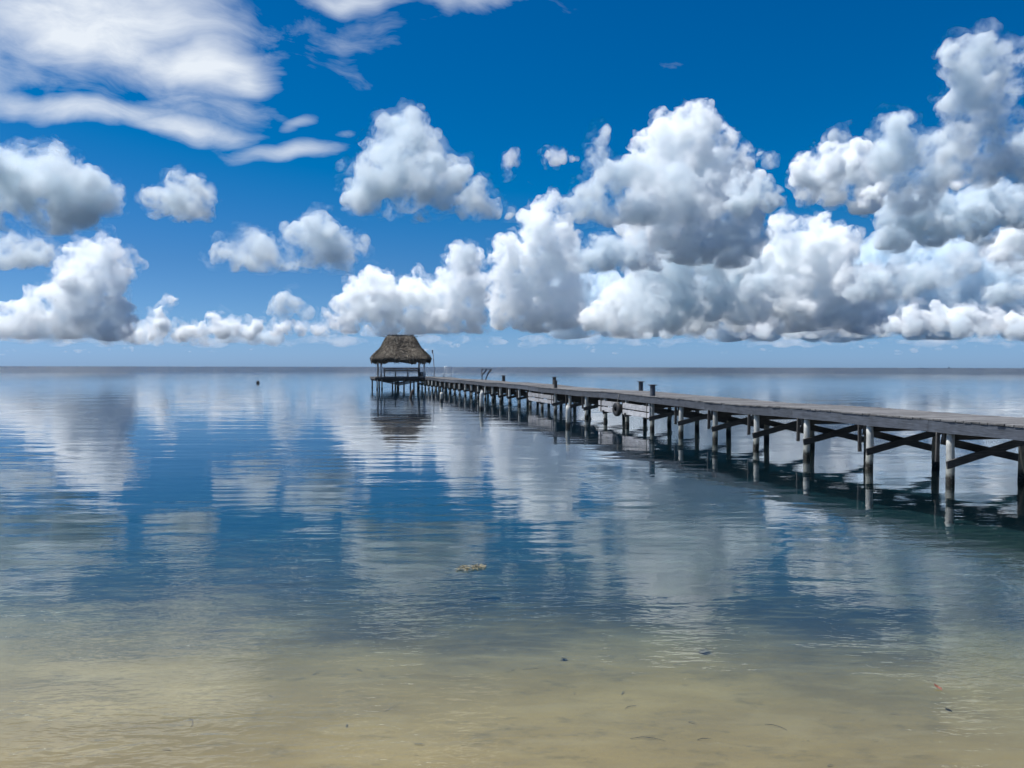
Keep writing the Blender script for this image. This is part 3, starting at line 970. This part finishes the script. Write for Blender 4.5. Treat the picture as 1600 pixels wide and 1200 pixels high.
# ------------------------------------------------------------------ the thatched hut
HV, HS = -2.36, 93.0
hut = thing('thatched_hut', 'open-sided hut with hipped palm thatch roof on the end of the pier', 'hut', HV, HS, DECK)
for sx_ in (-1, 1):
    for sy_ in (-1, 1):
        bm = bmesh.new()
        tube(bm, [(0, 0, 0), (0.01, 0, 1.0), (0, 0.01, 2.35)], [0.125, 0.12, 0.115], 12)
        link('post', mesh_of(bm, 'post', True), M_hutpost, hut, (sx_ * 2.44, sy_ * 1.95, 0), (0, 0, sx_ + 2 * sy_))
for sy_ in (-1, 1):
    bm = bmesh.new()
    tube(bm, [(-2.8, sy_ * 1.95, 2.28), (0, sy_ * 1.95, 2.27), (2.8, sy_ * 1.95, 2.28)], [0.07] * 3, 8)
    link('eave_beam', mesh_of(bm, 'eave_beam', True), M_frame, hut)

EAVE, TOP = 1.70, 4.66           # above the deck
HX = [(0.0, 0.94), (0.04, 0.985), (0.1, 1.0), (0.2, 0.955), (0.34, 0.835), (0.53, 0.67), (0.76, 0.565), (0.93, 0.485), (1.0, 0.44)]
RX, RY = 3.36, 2.75


def roof_pt(h, th, out=0.0):
    fx = float(np.interp(h, [p[0] for p in HX], [p[1] for p in HX]))
    fy = 0.10 + 0.90 * (fx - 0.44) / 0.56
    c, s_ = math.cos(th), math.sin(th)
    e = 0.42
    x = math.copysign(abs(c) ** e, c)
    y = math.copysign(abs(s_) ** e, s_)
    q = (abs(x) ** 4 + abs(y) ** 4) ** 0.25
    x, y = x / q, y / q
    n = Vector((c, s_, 0.55))
    n.normalize()
    return Vector((RX * fx * x, RY * fy * y, EAVE + (TOP - EAVE) * h + (0.05 * math.sin(th * 7.0 + 1.0) + 0.04 * math.sin(th * 13.0)) * max(0.0, 1 - h * 4))) + n * out


bm = bmesh.new()
TH, HH = 64, 26
grid = []
for i in range(HH + 1):
    h = i / HH
    grid.append([bm.verts.new(roof_pt(h, 2 * math.pi * k / TH, 0.02 * math.sin(k * 3.1 + i * 1.7))) for k in range(TH)])
for i in range(HH):
    for k in range(TH):
        bm.faces.new((grid[i][k], grid[i][(k + 1) % TH], grid[i + 1][(k + 1) % TH], grid[i + 1][k]))
bm.faces.new(grid[-1])
# underside
inner = []
for i in range(6):
    h = 0.04 + 0.9 * i / 5
    row = []
    for k in range(TH):
        p = roof_pt(h, 2 * math.pi * k / TH)
        row.append(bm.verts.new(Vector((p.x * 0.93, p.y * 0.9, p.z - 0.12 + (0.12 if i == 0 else 0)))))
    inner.append(row)
for i in range(5):
    for k in range(TH):
        bm.faces.new((inner[i][k], inner[i + 1][k], inner[i + 1][(k + 1) % TH], inner[i][(k + 1) % TH]))
for k in range(TH):
    bm.faces.new((grid[0][k], inner[0][k], inner[0][(k + 1) % TH], grid[0][(k + 1) % TH]))
bm.faces.new(inner[-1])
M = Mat('dry_palm_thatch')
geo = M.add('ShaderNodeNewGeometry')
isl = geo.outputs['Random Per Island']
pn = M.noise(geo.outputs['Position'], 1.6, 5.0, 0.65)
tcol = M.ramp(isl, [(0.0, (0.025, 0.021, 0.016)), (0.35, (0.065, 0.056, 0.042)), (0.7, (0.115, 0.1, 0.078)), (1.0, (0.2, 0.178, 0.14))])
tcol = M.mix(M.math('MULTIPLY', M.range(pn, 0.4, 0.68), 0.6), tcol, (0.055, 0.042, 0.03))
M.fin(tcol, 0.9)
M_thatch = M.m
roof = link('roof', mesh_of(bm, 'roof'), M_thatch, hut)
# the fronds themselves
rr = random.Random(77)
verts, faces = [], []
for i in range(15000):
    h = rr.random() ** 1.15 * 1.0
    if rr.random() < 0.2:
        h = rr.uniform(0.0, 0.09)
    th = rr.uniform(0, 2 * math.pi)
    ln = rr.uniform(0.28, 0.6)
    dh = ln / (TOP - EAVE) * 0.72
    p0 = roof_pt(min(1.0, h), th, rr.uniform(0.0, 0.05))
    p1 = roof_pt(max(0.0, h - dh), th + rr.gauss(0, 0.03), rr.uniform(0.04, 0.2))
    if h - dh < 0:
        p1.z -= min(0.42, (dh - h) * (TOP - EAVE) * rr.uniform(0.1, 0.85) * (0.7 + 0.5 * math.sin(th * 11.0) + 0.3 * math.sin(th * 23.0)))
    d = p1 - p0
    if d.length < 0.05:
        continue
    up_ = Vector((math.cos(th), math.sin(th), 0.5))
    sd = d.cross(up_).normalized() * rr.uniform(0.02, 0.06)
    mid = p0.lerp(p1, 0.55) + up_ * rr.uniform(0.0, 0.05)
    b0 = len(verts)
    verts += [p0 - sd, p0 + sd, mid + sd * 1.1, mid - sd * 1.1, p1 + sd * rr.uniform(0.2, 0.8) + sd * rr.uniform(-2, 2), p1 - sd * 0.3]
    faces += [(b0, b0 + 1, b0 + 2, b0 + 3), (b0 + 3, b0 + 2, b0 + 4, b0 + 5)]
me = bpy.data.meshes.new('thatch_fronds')
me.from_pydata([tuple(v) for v in verts], [], faces)
tag(link('thatch_fronds', me, M_thatch, roof), kind='stuff')
# ridge: bundled fronds and the pole that sticks out at both ends
verts, faces = [], []
for i in range(900):
    x = rr.uniform(-1.5, 1.5)
    sgn = rr.choice((-1, 1))
    p0 = Vector((x, -sgn * rr.uniform(0.0, 0.12), TOP + rr.uniform(0.0, 0.12)))
    p1 = Vector((x + rr.gauss(0, 0.14), sgn * rr.uniform(0.25, 0.5), TOP - rr.uniform(0.05, 0.45)))
    if rr.random() < 0.12:
        p1 = p0 + Vector((rr.gauss(0, 0.2), rr.gauss(0, 0.1), rr.uniform(0.05, 0.22)))
    sd = Vector((rr.uniform(0.015, 0.04), 0, 0))
    b0 = len(verts)
    verts += [p0 - sd, p0 + sd, p1 + sd * 0.5, p1 - sd * 0.5]
    faces.append((b0, b0 + 1, b0 + 2, b0 + 3))
me = bpy.data.meshes.new('ridge_fronds')
me.from_pydata([tuple(v) for v in verts], [], faces)
tag(link('ridge_fronds', me, M_thatch, roof), kind='stuff')
bm = bmesh.new()
tube(bm, [(-2.05, -0.06, TOP - 0.08), (0, -0.04, TOP - 0.02), (1.95, -0.06, TOP + 0.02)], [0.028, 0.035, 0.028], 8)
link('ridge_pole', mesh_of(bm, 'ridge_pole', True), M_frame, roof)

# bench along the seaward side of the hut
bench = thing('bench', 'long dark wooden bench with a slatted back under the thatch roof', 'bench', -2.05, 94.55, DECK)
for y_, z_ in ((-0.26, 0.45), (-0.12, 0.45), (0.02, 0.45)):
    link('seat_board', box_mesh('seat_board', 4.3, 0.125, 0.04, 0.005), M_bench, bench, (0, y_, z_))
for z_ in (0.68, 0.91):
    link('back_rail', box_mesh('back_rail', 4.3, 0.04, 0.16, 0.005), M_bench, bench, (0, 0.14, z_))
for x_ in (-2.0, -0.72, 0.72, 2.0):
    link('leg', box_mesh('leg', 0.09, 0.09, 0.425, 0.005), M_bench, bench, (x_, -0.24, 0.2125))
    link('back_post', box_mesh('back_post', 0.09, 0.06, 0.96, 0.005), M_bench, bench, (x_, 0.195, 0.48))
crate = thing('wooden_crate', 'dark wooden crate at the right end of the bench in the hut', 'crate', 0.32, 94.35, DECK)
for z_ in (0.11, 0.27, 0.43):
    for y_ in (-0.28, 0.28):
        link('slat', box_mesh('slat', 0.72, 0.025, 0.14, 0.004), M_bench, crate, (0, y_, z_))
    for x_ in (-0.372, 0.372):
        link('slat', box_mesh('slat', 0.025, 0.53, 0.14, 0.004), M_bench, crate, (x_, 0, z_))
link('lid', box_mesh('lid', 0.8, 0.64, 0.03, 0.005), M_bench, crate, (0, 0, 0.52))
link('bottom_board', box_mesh('bottom_board', 0.7, 0.52, 0.02, 0.0), M_bench, crate, (0, 0, 0.02))

# pole at the seaward corner
t = thing('tall_pole', 'tall thin pale pole leaning at the pier end right of the hut', 'pole', PW - 0.1, 96.4, DECK)
bm = bmesh.new()
tube(bm, [(0, 0, -0.9), (-0.06, 0, 1.0), (-0.14, 0, 2.1), (-0.24, 0, 3.25)], [0.06, 0.055, 0.05, 0.045], 8)
link('shaft', mesh_of(bm, 'shaft', True), M_hutpost, t)
link('bracket', box_mesh('bracket', 0.16, 0.09, 0.4, 0.01), M_hutpost, t, (-0.28, 0, 3.0), (0, -0.09, 0))

# swimming ladder on the far edge
M = Mat('galvanised_metal')
metal = M.fin((0.42, 0.45, 0.47), 0.4)
M.p.inputs['Metallic'].default_value = 0.6
t = thing('swim_ladder', 'thin metal swimming ladder standing above the far edge of the deck', 'ladder', PW - 0.4, 86.0, DECK)
for x_ in (-0.36, 0.36):
    bm = bmesh.new()
    tube(bm, [(x_, 0, 0.0), (x_, 0, 0.6), (x_, 0.02, 1.18)], [0.024] * 3, 8)
    link('rail', mesh_of(bm, 'rail', True), metal, t)
for z_ in (0.12, 0.42, 0.7, 0.95, 1.17):
    bm = bmesh.new()
    tube(bm, [(-0.36, 0, z_), (0.36, 0, z_)], [0.02, 0.02], 8)
    link('rung', mesh_of(bm, 'rung', True), metal, t)
link('stop_post', box_mesh('stop_post', 0.05, 0.05, 0.34, 0.004), M_frame, t, (-0.5, 0, 0.17))

# slanting broken stand
t = thing('fish_stand', 'dark leaning wooden stand on the far edge of the deck', 'stand', PW - 0.3, 69.2, DECK)
for nm, p0, p1, wd in (('leg', (-0.2, 0, 0), (-0.22, 0, 0.96), 0.11), ('leg', (0.1, 0, 0), (0.36, 0, 0.62), 0.14), ('slanted_brace', (0.34, 0.02, 0.56), (0.62, 0.02, 0.9), 0.26), ('slanted_brace', (-0.12, 0.06, 0.5), (0.2, 0.06, 0.9), 0.2)):
    bm = bmesh.new()
    board(bm, p0, p1, wd, 0.07, up=(0, 1, 0))
    link(nm, mesh_of(bm, nm), M_bench, t)
link('top_board', box_mesh('top_board', 0.92, 0.34, 0.06, 0.008), M_bench, t, (0.2, 0.03, 0.955), (0, 0.02, 0))

# ------------------------------------------------------------------ pilings, buoy, boats
def piling(label, px, py, h, r, mat, lean=(0.0, 0.0), tip=0.9, seed=0):
    p = on_plane(px, py)
    t = bpy.data.objects.new('mooring_piling', None)
    C.objects.link(t)
    t.location = p
    tag(t, label, 'piling', 'pilings standing alone beside the pier')
    rr = random.Random(seed)
    bm = bmesh.new()
    zs = [-2.0, -0.3, 0.1, h * 0.5, h * 0.8, h]
    tube(bm, [(lean[0] * z / h + rr.uniform(-0.01, 0.01), lean[1] * z / h, z) for z in zs], [r * 0.9, r * 0.95, r, r * 1.02, r, r * tip], 12)
    link('shaft', mesh_of(bm, 'shaft', True), mat, t)
    bm = bmesh.new()
    bmesh.ops.create_cone(bm, cap_ends=True, segments=12, radius1=r * tip, radius2=r * tip * 0.55, depth=0.06)
    link('worn_top', mesh_of(bm, 'worn_top'), mat, t, (lean[0], lean[1], h + 0.028))


piling('pale piling in front of the fender boards, nearest of the lone pilings', 887.5, 666, 0.86, 0.095, M_post, seed=1)
piling('pale tapered piling below the leaning stand', 752, 639.5, 1.1, 0.11, M_post, (0.03, 0), 0.6, seed=2)
piling('short pale piling just right of the hut, farthest of the lone pilings', 689.5, 626.5, 0.58, 0.1, M_post, (0.02, 0), 1.2, seed=3)
piling('short dark stump leaning to the right in front of the hut', 641.5, 621.5, 0.62, 0.12, M_bench, (0.2, 0), 0.8, seed=4)

p = on_plane(403, 598.6)
t = bpy.data.objects.new('mooring_buoy', None)
C.objects.link(t)
t.location = p
tag(t, 'small dark round buoy floating alone left of the hut', 'buoy')
M = Mat('dark_buoy_plastic')
bmat = M.fin((0.02, 0.018, 0.022), 0.5)
bm = bmesh.new()
bmesh.ops.create_uvsphere(bm, u_segments=18, v_segments=12, radius=0.25)
link('float', mesh_of(bm, 'float', True), bmat, t, (0, 0, 0.1))
bm = bmesh.new()
bmesh.ops.create_cone(bm, cap_ends=True, segments=10, radius1=0.07, radius2=0.05, depth=0.12)
link('neck', mesh_of(bm, 'neck'), bmat, t, (0, 0, 0.38))


def far_boat(label, px, d, length, cabin):
    dr = pdir(px, 573)
    t = bpy.data.objects.new('distant_boat', None)
    C.objects.link(t)
    t.location = (dr.x / dr.y * d, d, 0)
    tag(t, label, 'boat', 'boats on the horizon')
    M = Mat('dark_boat_paint')
    m_ = M.fin((0.05, 0.06, 0.075), 0.6)
    bm = bmesh.new()
    L_, B_ = length / 2, length * 0.14
    sec = [(-L_, 0.85), (-L_ * 0.4, 1.0), (L_ * 0.3, 0.95), (L_ * 0.75, 0.6), (L_, 0.05)]
    rows = []
    for x, k in sec:
        zt = 1.3 + 0.7 * max(0, x / L_) ** 2
        rows.append([bm.verts.new(q) for q in ((x, -B_ * k, zt), (x * 0.95, -B_ * k * 0.7, -0.3), (x * 0.95, B_ * k * 0.7, -0.3), (x, B_ * k, zt))])
    for a, b in zip(rows, rows[1:]):
        for k in range(4):
            bm.faces.new((a[k], a[(k + 1) % 4], b[(k + 1) % 4], b[k]))
    bm.faces.new(rows[0])
    bm.faces.new(rows[-1])
    bmesh.ops.recalc_face_normals(bm, faces=bm.faces[:])
    link('hull', mesh_of(bm, 'hull'), m_, t)
    link('cabin', box_mesh('cabin', length * 0.35, B_ * 1.2, cabin, 0.1), m_, t, (-length * 0.08, 0, 1.3 + cabin / 2 - 0.02))
    bm = bmesh.new()
    tube(bm, [(0, 0, 1.3 + cabin - 0.05), (0, 0, 1.3 + cabin * 1.9)], [0.12, 0.08], 6)
    link('mast', mesh_of(bm, 'mast'), m_, t, (-length * 0.08, 0, 0))


far_boat('tiny dark boat on the horizon far right, the taller of the two', 1483, 3200.0, 13.0, 4.2)
far_boat('tiny low boat on the horizon left of the taller one', 1440, 4200.0, 20.0, 2.2)


# ------------------------------------------------------------------ small things in the shallows
def bedz(p):
    return float(bed_z(np.array(p.x), np.array(p.y)))


M = Mat('brown_seaweed')
geo = M.add('ShaderNodeNewGeometry')
weed_m = M.fin(M.ramp(geo.outputs['Random Per Island'], [(0.0, (0.06, 0.05, 0.025)), (0.6, (0.17, 0.14, 0.07)), (1.0, (0.3, 0.26, 0.15))]), 0.6)
M = Mat('dark_weed_clump')
geo = M.add('ShaderNodeNewGeometry')
dark_m = M.fin(M.ramp(M.noise(geo.outputs['Position'], 30.0), [(0.3, (0.05, 0.045, 0.03)), (0.7, (0.12, 0.105, 0.065))]), 0.8)


def tuft(name, label, cat, p, rx, ry, n, mat, seed, z0=0.0, hgt=0.02, ang=0.0, lw=(0.04, 0.008)):
    rr = random.Random(seed)
    vs_, fs_ = [], []
    for i in range(n):
        a, r = rr.uniform(0, 6.283), math.sqrt(rr.random())
        c = Vector((math.cos(a) * r * rx, math.sin(a) * r * ry, rr.uniform(0, hgt)))
        d = Vector((math.cos(rr.uniform(0, 6.28)), math.sin(rr.uniform(0, 6.28)), rr.uniform(-0.2, 0.2))) * lw[0] * rr.uniform(0.5, 1.4)
        w_ = d.cross(Vector((rr.uniform(-0.5, 0.5), rr.uniform(-0.5, 0.5), 1))).normalized() * lw[1]
        b0 = len(vs_)
        m1 = c + d * 0.5 + Vector((0, 0, rr.uniform(0, lw[0] * 0.3)))
        vs_ += [c - w_ * 0.6, c + w_ * 0.6, m1 + w_, m1 - w_, c + d]
        fs_ += [(b0, b0 + 1, b0 + 2, b0 + 3), (b0 + 3, b0 + 2, b0 + 4)]
    me = bpy.data.meshes.new(name)
    me.from_pydata([tuple(v) for v in vs_], [], fs_)
    o = link(name, me, mat, loc=(p.x, p.y, z0), rot=(0, 0, ang))
    return tag(o, label, cat)


p = on_plane(737, 888)
tuft('seaweed_clump', 'tan clump of seaweed floating on the water in the middle foreground', 'seaweed', p, 0.2, 0.1, 160, weed_m, 1, 0.0, 0.02, 0.5)
p = on_plane(1101, 1015, -0.2)
tuft('weed_clump', 'dark clump of weed lying on the sand, the largest on the bottom', 'seaweed', p, 0.05, 0.035, 90, dark_m, 2, bedz(p), 0.03, 0.2, (0.03, 0.006))
p = on_plane(881, 1027, -0.18)
tuft('weed_clump', 'smaller dark weed clump on the sand left of the large one', 'seaweed', p, 0.026, 0.02, 40, dark_m, 3, bedz(p), 0.02, 0.2, (0.02, 0.005))
M = Mat('dead_leaf_red')
leaf_m = M.fin((0.16, 0.05, 0.03), 0.6)
p = on_plane(1465, 1076)
bm = bmesh.new()
for sgn in (-1, 1):
    vv = [bm.verts.new(q) for q in ((0, -0.045, 0.012), (sgn * 0.018, -0.015, 0.016), (sgn * 0.016, 0.015, 0.014), (0, 0.045, 0.02), (0, 0.0, 0.006))]
    bm.faces.new((vv[0], vv[1], vv[4]))
    bm.faces.new((vv[1], vv[2], vv[4]))
    bm.faces.new((vv[2], vv[3], vv[4]))
tag(link('dead_leaf', mesh_of(bm, 'dead_leaf'), leaf_m, loc=p, rot=(0.2, 0.1, 0.3)), 'small reddish dead leaf floating near the right edge of the shallows', 'leaf')
M = Mat('dark_twig')
twig_m = M.fin((0.035, 0.028, 0.02), 0.8)
for i, (px_, py_, L_, a, lb) in enumerate(((985, 1097, 0.05, 0.5, 'short dark twig on the sand below the glittering patch'), (1012, 1153, 0.12, -0.05, 'thin curved straw lying on the sand at the bottom middle'),
                                           (1100, 1153, 0.05, 0.2, 'tiny dark stick on the sand right of the curved straw'), (1212, 1130, 0.08, -0.5, 'bent dark twig on the sand right of the bottom middle'),
                                           (298, 1128, 0.08, -1.0, 'thin upright straw floating at the bottom left'))):
    p = on_plane(px_, py_, -0.1)
    bm = bmesh.new()
    tube(bm, [(-L_, 0, 0.004), (-L_ * 0.3, L_ * 0.18, 0.008), (L_ * 0.4, L_ * 0.1, 0.006), (L_, -L_ * 0.2, 0.006)], [0.0015, 0.0022, 0.002, 0.001], 5)
    tag(link('twig', mesh_of(bm, 'twig'), twig_m, loc=(p.x, p.y, bedz(p) + 0.004), rot=(0, 0, a)), lb, 'twig', 'twigs in the shallows')
# scattered shreds of dead seagrass over the sand
rr = random.Random(12)
vs_, fs_ = [], []
for i in range(170):
    x, y = rr.uniform(-6, 6), 4.0 + rr.random() ** 0.8 * 5.5
    if rr.random() > 0.35 + 0.65 * (y - 4) / 5:
        continue
    a, L_, wd = rr.gauss(0.15, 0.6), rr.lognormvariate(-3.4, 0.6), rr.uniform(0.0015, 0.005)
    z = float(bed_z(np.array(x), np.array(y))) + 0.006
    d, n = Vector((math.cos(a), math.sin(a), 0)) * L_, Vector((-math.sin(a), math.cos(a), 0)) * wd
    c = Vector((x, y, z))
    k = n * rr.uniform(-4, 4)
    b0 = len(vs_)
    vs_ += [c - d - n, c - d + n, c + k + n + Vector((0, 0, 0.006)), c + k - n + Vector((0, 0, 0.006)), c + d]
    fs_ += [(b0, b0 + 1, b0 + 2, b0 + 3), (b0 + 3, b0 + 2, b0 + 4)]
me = bpy.data.meshes.new('seagrass_shreds')
me.from_pydata([tuple(v) for v in vs_], [], fs_)
tag(link('seagrass_shreds', me, dark_m), 'dead seagrass shreds scattered over the sandy bottom', 'seagrass', kind='stuff')
